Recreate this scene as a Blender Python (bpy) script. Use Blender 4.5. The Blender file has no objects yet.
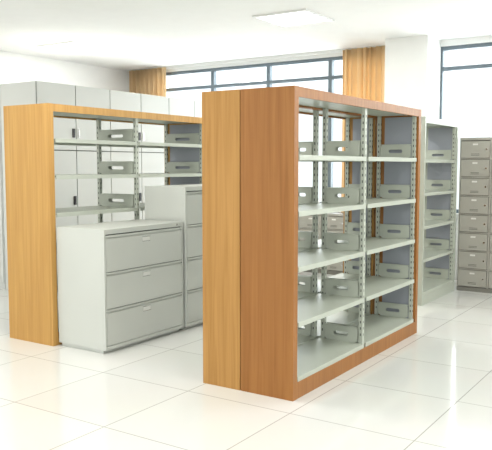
import bpy, bmesh, math
from mathutils import Vector
S = bpy.context.scene

# ---------------- materials ----------------
def mat(name, col, rough=0.5, metal=0.0, spec=0.5, var=0.0, scale=5.0):
    m = bpy.data.materials.new(name); m.use_nodes = True
    nt = m.node_tree; b = nt.nodes['Principled BSDF']
    b.inputs['Base Color'].default_value = (*col, 1)
    b.inputs['Roughness'].default_value = rough
    b.inputs['Metallic'].default_value = metal
    b.inputs['Specular IOR Level'].default_value = spec
    if var > 0:
        tc = nt.nodes.new('ShaderNodeTexCoord'); n = nt.nodes.new('ShaderNodeTexNoise')
        n.inputs['Scale'].default_value = scale
        r = nt.nodes.new('ShaderNodeValToRGB')
        r.color_ramp.elements[0].position = .3; r.color_ramp.elements[1].position = .7
        r.color_ramp.elements[0].color = (*[c*(1-var) for c in col], 1)
        r.color_ramp.elements[1].color = (*[min(1, c*(1+var)) for c in col], 1)
        nt.links.new(tc.outputs['Object'], n.inputs['Vector'])
        nt.links.new(n.outputs['Fac'], r.inputs['Fac'])
        nt.links.new(r.outputs['Color'], b.inputs['Base Color'])
    return m

def wood(name, c1, c2, rough=0.42):
    m = bpy.data.materials.new(name); m.use_nodes = True
    nt = m.node_tree; b = nt.nodes['Principled BSDF']; L = nt.links.new
    tc = nt.nodes.new('ShaderNodeTexCoord'); mp = nt.nodes.new('ShaderNodeMapping')
    mp.inputs['Scale'].default_value = (30, 30, 1.0)
    n = nt.nodes.new('ShaderNodeTexNoise'); n.inputs['Scale'].default_value = 1.0
    n.inputs['Detail'].default_value = 7; n.inputs['Distortion'].default_value = .8
    r = nt.nodes.new('ShaderNodeValToRGB')
    r.color_ramp.elements[0].position = .33; r.color_ramp.elements[1].position = .67
    r.color_ramp.elements[0].color = (*c1, 1); r.color_ramp.elements[1].color = (*c2, 1)
    L(tc.outputs['Object'], mp.inputs['Vector']); L(mp.outputs['Vector'], n.inputs['Vector'])
    L(n.outputs['Fac'], r.inputs['Fac']); L(r.outputs['Color'], b.inputs['Base Color'])
    b.inputs['Roughness'].default_value = rough
    b.inputs['Specular IOR Level'].default_value = .3
    return m

WOOD_A = wood('wood_beech_orange', (.38, .19, .048), (.48, .255, .075))
WOOD_B = wood('wood_cherry_orange', (.27, .108, .025), (.35, .150, .040))
WOOD_C = wood('wood_beech_yellow', (.46, .245, .065), (.56, .32, .095))
GREY = mat('painted_steel_grey_green', (.46, .49, .42), .42, var=.02, scale=3)
GREYB = mat('painted_steel_blue_grey', (.30, .32, .36), .5)
SLOT = mat('slot_dark', (.10, .11, .10), .7)
CAB = mat('painted_steel_offwhite', (.57, .585, .54), .38, var=.015, scale=2)
CABT = mat('cabinet_pale', (.57, .58, .55), .45, var=.015, scale=2)
LOCK = mat('locker_beige_grey', (.385, .375, .33), .45, var=.04, scale=3)
LOCK2 = mat('locker_frame_grey', (.20, .195, .17), .45)
BLACK = mat('black_plastic', (.02, .02, .022), .35)
SEAM = mat('seam_shadow_grey', (.14, .15, .13), .7)
CHROME = mat('chrome', (.7, .7, .7), .25, metal=1)
WALL = mat('wall_paint_white', (.90, .90, .88), .8, var=.01)
CEIL = mat('ceiling_white', (.92, .92, .91), .9, var=.01)
FRAME = mat('window_aluminium', (.15, .19, .22), .45, metal=.2)
TRIM = mat('trim_white', (.8, .8, .78), .5)
LABEL = mat('label_white', (.70, .70, .66), .5)

def floor_mat():
    m = bpy.data.materials.new('glossy_floor_tiles'); m.use_nodes = True
    nt = m.node_tree; b = nt.nodes['Principled BSDF']; L = nt.links.new
    tc = nt.nodes.new('ShaderNodeTexCoord'); mp = nt.nodes.new('ShaderNodeMapping')
    mp.inputs['Location'].default_value = (2.14, -3.74, 0)
    br = nt.nodes.new('ShaderNodeTexBrick')
    br.offset = 0; br.squash = 1
    br.inputs['Scale'].default_value = 1.0
    br.inputs['Brick Width'].default_value = .8; br.inputs['Row Height'].default_value = .8
    br.inputs['Mortar Size'].default_value = .004; br.inputs['Mortar Smooth'].default_value = .2
    br.inputs['Color1'].default_value = (.70, .705, .67, 1)
    br.inputs['Color2'].default_value = (.73, .735, .70, 1)
    br.inputs['Mortar'].default_value = (.40, .40, .37, 1)
    L(tc.outputs['Object'], mp.inputs['Vector']); L(mp.outputs['Vector'], br.inputs['Vector'])
    n = nt.nodes.new('ShaderNodeTexNoise'); n.inputs['Scale'].default_value = 1.7; n.inputs['Detail'].default_value = 5
    mx = nt.nodes.new('ShaderNodeMixRGB'); mx.blend_type = 'MULTIPLY'; mx.inputs[0].default_value = .06
    L(tc.outputs['Object'], n.inputs['Vector'])
    L(br.outputs['Color'], mx.inputs[1]); L(n.outputs['Color'], mx.inputs[2])
    L(mx.outputs['Color'], b.inputs['Base Color'])
    b.inputs['Roughness'].default_value = .10
    b.inputs['Specular IOR Level'].default_value = .65
    return m
FLOOR = floor_mat()

def curtain_mat():
    m = bpy.data.materials.new('curtain_fabric'); m.use_nodes = True
    nt = m.node_tree; nt.nodes.remove(nt.nodes['Principled BSDF'])
    out = nt.nodes['Material Output']; L = nt.links.new
    n = nt.nodes.new('ShaderNodeTexNoise'); n.inputs['Scale'].default_value = 30
    r = nt.nodes.new('ShaderNodeValToRGB')
    r.color_ramp.elements[0].color = (.78, .58, .33, 1); r.color_ramp.elements[1].color = (.86, .67, .42, 1)
    d = nt.nodes.new('ShaderNodeBsdfDiffuse'); t = nt.nodes.new('ShaderNodeBsdfTranslucent')
    x = nt.nodes.new('ShaderNodeMixShader'); x.inputs[0].default_value = .4
    L(n.outputs['Fac'], r.inputs['Fac']); L(r.outputs['Color'], d.inputs['Color']); L(r.outputs['Color'], t.inputs['Color'])
    L(d.outputs[0], x.inputs[1]); L(t.outputs[0], x.inputs[2]); L(x.outputs[0], out.inputs['Surface'])
    return m
CURT = curtain_mat()

def glass_mat():
    m = bpy.data.materials.new('window_glass'); m.use_nodes = True
    nt = m.node_tree; nt.nodes.remove(nt.nodes['Principled BSDF'])
    out = nt.nodes['Material Output']; L = nt.links.new
    a = nt.nodes.new('ShaderNodeBsdfTransparent'); g = nt.nodes.new('ShaderNodeBsdfGlossy')
    a.inputs['Color'].default_value = (.96, .98, .98, 1); g.inputs['Roughness'].default_value = .02
    x = nt.nodes.new('ShaderNodeMixShader'); x.inputs[0].default_value = .04
    L(a.outputs[0], x.inputs[1]); L(g.outputs[0], x.inputs[2]); L(x.outputs[0], out.inputs['Surface'])
    return m
GLASS = glass_mat()

def emis(name, col, s):
    m = bpy.data.materials.new(name); m.use_nodes = True
    b = m.node_tree.nodes['Principled BSDF']
    b.inputs['Base Color'].default_value = (*col, 1)
    b.inputs['Emission Color'].default_value = (*col, 1)
    b.inputs['Emission Strength'].default_value = s
    return m
LAMP = emis('lamp_diffuser', (1, .99, .96), 2.0)

# ---------------- mesh builder ----------------
class MB:
    def __init__(s, name): s.name = name; s.v = []; s.f = []; s.mi = []; s.mats = []
    def m(s, mt):
        if mt not in s.mats: s.mats.append(mt)
        return s.mats.index(mt)
    def box(s, x0, x1, y0, y1, z0, z1, mt):
        i = len(s.v); k = s.m(mt)
        s.v += [(x0,y0,z0),(x1,y0,z0),(x1,y1,z0),(x0,y1,z0),(x0,y0,z1),(x1,y0,z1),(x1,y1,z1),(x0,y1,z1)]
        for q in [(0,3,2,1),(4,5,6,7),(0,1,5,4),(1,2,6,5),(2,3,7,6),(3,0,4,7)]:
            s.f.append(tuple(i+a for a in q)); s.mi.append(k)
    def slotplate(s, x0, x1, yc, z0, z1, t, mt, hw=.5, hh=.3, n=24):
        """vertical plate in XZ plane with a rounded slot cut through"""
        cx, cz = (x0+x1)/2, (z0+z1)/2
        W, H = (x1-x0)/2, (z1-z0)/2
        a, r = W*hw, H*hh
        k = s.m(mt); i0 = len(s.v)
        inner = []; outer = []
        for j in range(n):
            th = 2*math.pi*(j+.5)/n
            c, sn = math.cos(th), math.sin(th)
            ix = (a-r)*(1 if c > 0 else -1) + r*c; iz = r*sn
            q = max(abs(c)/1, abs(sn)/1)
            ox, oz = W*c/q, H*sn/q
            inner.append((cx+ix, cz+iz)); outer.append((cx+ox, cz+oz))
        for y in (yc-t/2, yc+t/2):
            for (x, z) in inner: s.v.append((x, y, z))
            for (x, z) in outer: s.v.append((x, y, z))
        for j in range(n):
            l = (j+1) % n
            I0, I1, O0, O1 = i0+j, i0+l, i0+n+j, i0+n+l
            B = 2*n
            for q in [(I0,O0,O1,I1),(I0+B,I1+B,O1+B,O0+B),(I0,I1,I1+B,I0+B),(O0,O0+B,O1+B,O1)]:
                s.f.append(q); s.mi.append(k)
    def cyl(s, c, axis, r, h, mt, n=14):
        k = s.m(mt); i0 = len(s.v)
        for e in (-h/2, h/2):
            for j in range(n):
                th = 2*math.pi*j/n; p, q = r*math.cos(th), r*math.sin(th)
                d = {'x': (e, p, q), 'y': (p, e, q), 'z': (p, q, e)}[axis]
                s.v.append((c[0]+d[0], c[1]+d[1], c[2]+d[2]))
        for j in range(n):
            l = (j+1) % n
            s.f.append((i0+j, i0+l, i0+n+l, i0+n+j)); s.mi.append(k)
        s.f.append(tuple(i0+j for j in range(n))); s.mi.append(k)
        s.f.append(tuple(i0+n+j for j in reversed(range(n)))); s.mi.append(k)
    def done(s, bevel=0.0):
        me = bpy.data.meshes.new(s.name); me.from_pydata(s.v, [], s.f)
        for m in s.mats: me.materials.append(m)
        for p, k in zip(me.polygons, s.mi): p.material_index = k
        bm = bmesh.new(); bm.from_mesh(me); bmesh.ops.recalc_face_normals(bm, faces=bm.faces); bm.to_mesh(me); bm.free()
        o = bpy.data.objects.new(s.name, me); S.collection.objects.link(o)
        if bevel > 0:
            b = o.modifiers.new('bevel', 'BEVEL'); b.width = bevel; b.segments = 2
            b.limit_method = 'ANGLE'; b.angle_limit = math.radians(50)
            b.harden_normals = False
        return o

# ---------------- room ----------------
ZC = 3.2; YW = 9.5; XL = -8.75; XR = 4.6; YB = -2.5
b = MB('floor'); b.box(XL-.2, XR+.2, YB, YW+.2, -.1, 0, FLOOR); b.done()
b = MB('ceiling'); b.box(XL-.2, XR+.2, YB, YW+.2, ZC, ZC+.1, CEIL); b.done()
b = MB('wall_left'); b.box(XL-.2, XL, YB, YW+.2, 0, ZC, WALL); b.done()
b = MB('wall_right'); b.box(XR, XR+.2, YB, YW+.2, 0, ZC, WALL); b.done()
wins = [(-8.0, -3.73), (-3.15, 1.12), (1.7, 4.3)]
SILL, HEAD = .9, 3.12
b = MB('wall_back')
b.box(XL, XR, YW, YW+.2, 0, SILL, WALL)
b.box(XL, XR, YW, YW+.2, HEAD, ZC, WALL)
b.box(XL, -8.0, YW, YW+.2, SILL, HEAD, WALL)
b.box(-3.73, -3.15, YW-.5, YW+.21, 0, ZC, WALL)
b.box(1.12, 1.70, YW-.5, YW+.21, 0, ZC, WALL)
b.box(4.3, XR, YW, YW+.2, SILL, HEAD, WALL)
b.done()
for i, (a, c) in enumerate(wins):
    w = MB('window_%d' % (i+1))
    n = max(2, round((c-a)/1.05)); st = (c-a)/n
    y0, y1 = YW+.02, YW+.09
    for z in (SILL, 2.80, HEAD-.05): w.box(a, c, y0, y1, z, z+.05, FRAME)
    for j in range(n+1):
        x = a + st*j
        xa = max(a, x-.03); xb = min(c, x+.03)
        w.box(xa, xb, y0-.003, y1+.003, SILL, HEAD, FRAME)
    w.box(a, c, YW+.05, YW+.056, SILL, HEAD, GLASS)
    w.box(a, c, YW-.06, YW+.02, SILL-.03, SILL, TRIM)
    w.done()
for nm, bx in [('baseboard_left', (XL, XL+.015, YB, YW, 0, .1)), ('baseboard_back', (XL+.02, -3.74, YW-.015, YW, 0, .1)),
               ('baseboard_right', (XR-.015, XR, YB, YW-.02, 0, .1))]:
    b = MB(nm); b.box(*bx, TRIM); b.done()

# ---------------- curtains ----------------
def curtain(x0, x1, y, z0, z1, folds):
    n = folds*12; nz = 10
    me = bpy.data.meshes.new('curtain'); v = []; f = []
    for k in range(nz+1):
        t = k/nz; z = z0+(z1-z0)*t
        amp = .045*(1-.35*t)
        for j in range(n+1):
            u = j/n
            x = x0+(x1-x0)*u + .012*math.sin(9*u*6.28+t*2)
            v.append((x, y+amp*math.sin(folds*2*math.pi*u+.4*math.sin(3*t+u*5)), z))
    for k in range(nz):
        for j in range(n):
            a = k*(n+1)+j; f.append((a, a+1, a+n+2, a+n+1))
    me.from_pydata(v, [], f); me.materials.append(CURT)
    for p in me.polygons: p.use_smooth = True
    o = bpy.data.objects.new('curtain', me); S.collection.objects.link(o)
    so = o.modifiers.new('s', 'SOLIDIFY'); so.thickness = .003
curtain(-8.62, -7.80, 9.36, .12, 3.18, 8)
curtain(-4.53, -3.87, 9.36, .12, 3.18, 7)
b = MB('curtain_rail'); b.box(-8.7, -3.75, 9.40, 9.43, 3.165, 3.2, TRIM); b.done()

# ---------------- racks ----------------
def rack(b, x0, x1, y0, y1, H, levels, wend, wtrim, bays=2, te=.055, metal=GREY, endplate=GREYB):
    for (a, c) in ((y0, y0+te), (y1-te, y1)):
        b.box(x0, x1, a, c, 0, H, wend)
    for (a, c) in ((x0+.001, x0+.02), (x1-.02, x1-.001)):
        b.box(a, c, y0+te, y1-te, 0, .11, wtrim)
        b.box(a, c, y0+te, y1-te, H-.065, H-.001, wtrim)
    b.box(x0+.02, x1-.02, y0+te, y1-te, H-.05, H-.008, metal)
    ya, yb = y0+te, y1-te
    st = (yb-ya)/bays
    b.box(x0+.09, x1-.05, ya, ya+.008, .11, H-.065, endplate)
    b.box(x0+.09, x1-.05, yb-.008, yb, .11, H-.065, endplate)
    for j in range(bays+1):
        y = ya+st*j
        if j == 0: p = (ya, ya+.022)
        elif j == bays: p = (yb-.022, yb)
        else: p = (y-.018, y+.018)
        for (a, c) in ((x0+.022, x0+.055), (x1-.055, x1-.022)):
            b.box(a, c, p[0], p[1], .1, H-.05, metal)
            z = .2
            while z < H-.12:
                yc = (p[0]+p[1])/2
                b.box(c-.001, c+.0006, yc-.005, yc+.005, z, z+.020, SLOT)
                b.box(a+.011, a+.021, p[0]-.0006, p[1]+.0006, z, z+.020, SLOT)
                z += .05
    for j in range(bays):
        a = ya+st*j+(.024 if j == 0 else .02); c = ya+st*(j+1)-(.024 if j == bays-1 else .02)
        for z in levels:
            b.box(x0+.012, x1-.012, a, c, z-.012, z, metal)
            b.box(x1-.016, x1-.006, a, c, z-.032, z+.002, metal)
            b.box(x0+.006, x0+.016, a, c, z-.032, z+.002, metal)
            for yy in (a+.004, c-.004):
                b.slotplate(x0+.06, x1-.06, yy, z, z+.125, .004, metal, hw=.45, hh=.25)
                b.box(x0+.058, x1-.058, yy-.006, yy+.006, z+.118, z+.126, metal)

LV = [.14, .505, .87, 1.235, 1.60]
b = MB('library_bookshelf')
rack(b, -2.645, -2.235, 3.945, 6.25, 2.035, LV, WOOD_B, WOOD_B)
rack(b, -2.965, -2.652, 3.945, 6.25, 2.035, LV, WOOD_A, WOOD_B)
b.done(.0015)
b = MB('library_bookshelf')
rack(b, -5.21, -4.64, 4.06, 6.28, 2.05, [.14, .47, .80, 1.13, 1.45, 1.76], WOOD_C, WOOD_C)
b.done(.0015)
b = MB('metal_storage_shelf')
rack(b, -3.08, -2.63, 7.49, 8.66, 2.06, LV, GREY, GREY, bays=1, te=.03)
b.done(.0015)

# ---------------- filing cabinets ----------------
def filing(x0, x1, y0, y1, H, nd):
    b = MB('lateral_filing_cabinet')
    xf = x1-.022
    b.box(x0+.02, x1-.04, y0+.015, y1-.015, 0, .035, CAB)
    b.box(x0, xf, y0, y1, .03, H, CAB)
    b.box(xf+.0005, x1, y0, y0+.018, .03, H, CAB)
    b.box(xf+.0005, x1, y1-.018, y1, .03, H, CAB)
    b.box(xf+.0005, x1, y0+.0185, y1-.0185, H-.04, H, CAB)
    b.box(xf+.0005, x1, y0+.0185, y1-.0185, .03, .06, CAB)
    b.box(xf+.0005, xf+.003, y0+.0185, y1-.0185, .0605, H-.0405, SEAM)
    z0, z1 = .064, H-.044
    dh = (z1-z0)/nd
    for k in range(nd):
        a = z0+dh*k; c = a+dh-.007
        b.box(xf+.004, x1-.001, y0+.023, y1-.023, a, c-.026, CAB)
        b.box(xf+.004, x1-.010, y0+.023, y1-.023, c-.0255, c-.0125, CAB)
        b.box(xf+.004, x1+.005, y0+.023, y1-.023, c-.012, c, CAB)
        ym = (y0+y1)/2
        b.box(x1-.002, x1+.0015, ym-.045, ym+.045, c-.078, c-.045, LABEL)
        b.box(x1-.002, x1+.0035, ym-.05, ym+.05, c-.083, c-.0785, CHROME)
        b.box(x1-.002, x1+.0035, ym-.05, ym+.05, c-.0445, c-.040, CHROME)
    b.cyl((x1, y1-.09, H-.02), 'x', .009, .008, CHROME)
    return b.done(.002)
filing(-4.625, -4.075, 4.11, 5.125, 1.02, 3)
filing(-4.56, -4.065, 5.15, 6.16, 1.34, 4)

# ---------------- tall cabinets at the left ----------------
b = MB('tall_storage_cabinet')
X1, X0, Y0 = -6.64, -7.30, 5.65
wd = .60; nn = 6; HT = 2.52; ZS = 1.72
b.box(X0, X1-.0225, Y0, Y0+wd*nn, 0, HT, CABT)
b.box(X1-.022, X1-.014, Y0+.002, Y0+wd*nn-.002, 0, HT-.002, SEAM)
for k in range(nn):
    a = Y0+wd*k+.006; c = Y0+wd*(k+1)-.006
    b.box(X1-.0135, X1, a, c, 0, .08, CABT)
    b.box(X1-.0135, X1, a, c, .088, ZS-.006, CABT)
    b.box(X1-.0135, X1, a, c, ZS+.006, HT, CABT)
    if k % 2 == 0:
        b.box(X1+.0002, X1+.018, c-.06, c-.025, 1.88, 1.99, BLACK)
        b.box(X1+.0002, X1+.018, c-.06, c-.025, 1.05, 1.16, BLACK)
    else:
        b.box(X1+.0002, X1+.010, a+.025, a+.045, 1.88, 1.99, CHROME)
b.done(.002)
b = MB('tall_storage_cabinet')
b.box(-7.95, -7.31, Y0, Y0+3.6, 0, HT, CABT)
b.box(-7.94, -7.635, Y0-.012, Y0-.0005, .08, HT-.02, CABT); b.box(-7.627, -7.32, Y0-.012, Y0-.0005, .08, HT-.02, CABT)
b.box(-7.61, -7.58, Y0-.03, Y0-.0125, 1.6, 1.72, BLACK)
b.done(.002)

# ---------------- lockers ----------------
def lockers(x0, ncol, y0, depth, H, rows, cw=.37):
    b = MB('locker_bank')
    x1 = x0+cw*ncol
    b.box(x0, x1, y0+.0205, y0+depth, 0, H, LOCK2)
    b.box(x0, x1, y0, y0+.02, 0, .05, LOCK2); b.box(x0, x1, y0, y0+.02, H-.03, H, LOCK)
    for c in range(ncol+1):
        xa = max(x0, x0+cw*c-.010); xb = min(x1, x0+cw*c+.010)
        b.box(xa, xb, y0+.0005, y0+.02, .0505, H-.0305, LOCK)
    rh = (H-.08)/rows
    for r in range(rows):
        z = .05+rh*r
        if r: b.box(x0+.001, x1-.001, y0+.003, y0+.02, z-.006, z+.006, LOCK)
        for c in range(ncol):
            xa, xb = x0+cw*c+.016, x0+cw*(c+1)-.016
            b.box(xa, xb, y0-.004, y0+.014, z+.012, z+rh-.012, LOCK)
            xm = (xa+xb)/2
            b.box(xm-.03, xm+.03, y0-.0055, y0-.0042, z+rh-.06, z+rh-.04, LABEL)
            for q in range(2):
                b.box(xm-.05, xm+.05, y0-.0055, y0-.0042, z+.04+.016*q, z+.046+.016*q, SEAM)
            b.cyl((xb-.035, y0-.011, z+rh/2), 'y', .011, .012, CHROME)
    return b.done()
lockers(-2.615, 9, 8.70, .42, 1.87, 8)
lockers(-5.75, 5, 9.0, .30, .86, 4)

# ---------------- ceiling lamps ----------------
for X in (-7.63, -4.06, -.5, 3.0):
    for Y in (7.14, 3.6, .1):
        b = MB('ceiling_light')
        a = .34
        zf = ZC-.02
        b.box(X-a, X+a, Y-a, Y-a+.03, zf, ZC, TRIM); b.box(X-a, X+a, Y+a-.03, Y+a, zf, ZC, TRIM)
        b.box(X-a, X-a+.03, Y-a+.0305, Y+a-.0305, zf, ZC, TRIM); b.box(X+a-.03, X+a, Y-a+.0305, Y+a-.0305, zf, ZC, TRIM)
        for k in range(3):
            yy = Y-.2+.2*k
            b.box(X-a+.031, X+a-.031, yy-.08, yy+.08, zf+.006, ZC-.002, LAMP)
            if k < 2: b.box(X-a+.031, X+a-.031, yy+.09, yy+.11, zf, ZC, TRIM)
        b.done()
        ld = bpy.data.lights.new('panel_light', 'AREA'); ld.shape = 'SQUARE'; ld.size = .6; ld.energy = 22
        ld.color = (1, .98, .94)
        lo = bpy.data.objects.new('ceiling_light_lamp', ld); lo.location = (X, Y, zf-.02); S.collection.objects.link(lo)

# ---------------- world ----------------
w = bpy.data.worlds.new('sky'); S.world = w; w.use_nodes = True
nt = w.node_tree; bg = nt.nodes['Background']
tc = nt.nodes.new('ShaderNodeTexCoord'); sp = nt.nodes.new('ShaderNodeSeparateXYZ'); r = nt.nodes.new('ShaderNodeValToRGB')
e = r.color_ramp.elements
e[0].position = 0; e[0].color = (.66, .69, .70, 1)
e[1].position = .35; e[1].color = (.98, 1, 1, 1)
k = e.new(.09); k.color = (.70, .75, .78, 1)
k = e.new(.13); k.color = (.95, .98, 1, 1)
nt.links.new(tc.outputs['Generated'], sp.inputs[0]); nt.links.new(sp.outputs['Z'], r.inputs['Fac'])
nt.links.new(r.outputs['Color'], bg.inputs['Color']); bg.inputs['Strength'].default_value = 1.25

for (a, c) in wins:
    ld = bpy.data.lights.new('daylight', 'AREA'); ld.shape = 'RECTANGLE'; ld.size = c-a; ld.size_y = 2.2
    ld.energy = 95; ld.color = (.96, .98, 1)
    lo = bpy.data.objects.new('daylight', ld); lo.location = ((a+c)/2, YW+.5, 2.1)
    lo.rotation_euler = (math.radians(-90+8), 0, 0); S.collection.objects.link(lo)

# ---------------- camera ----------------
cam = bpy.data.cameras.new('camera'); co = bpy.data.objects.new('camera', cam); S.collection.objects.link(co)
co.location = (0, 0, 1.53); co.rotation_euler = (math.radians(90-4.74), 0, math.radians(33.4))
cam.sensor_width = 36; cam.lens = 711/492*36; cam.clip_start = .05
S.camera = co
S.view_settings.view_transform = 'Standard'
S.view_settings.exposure = 0.62
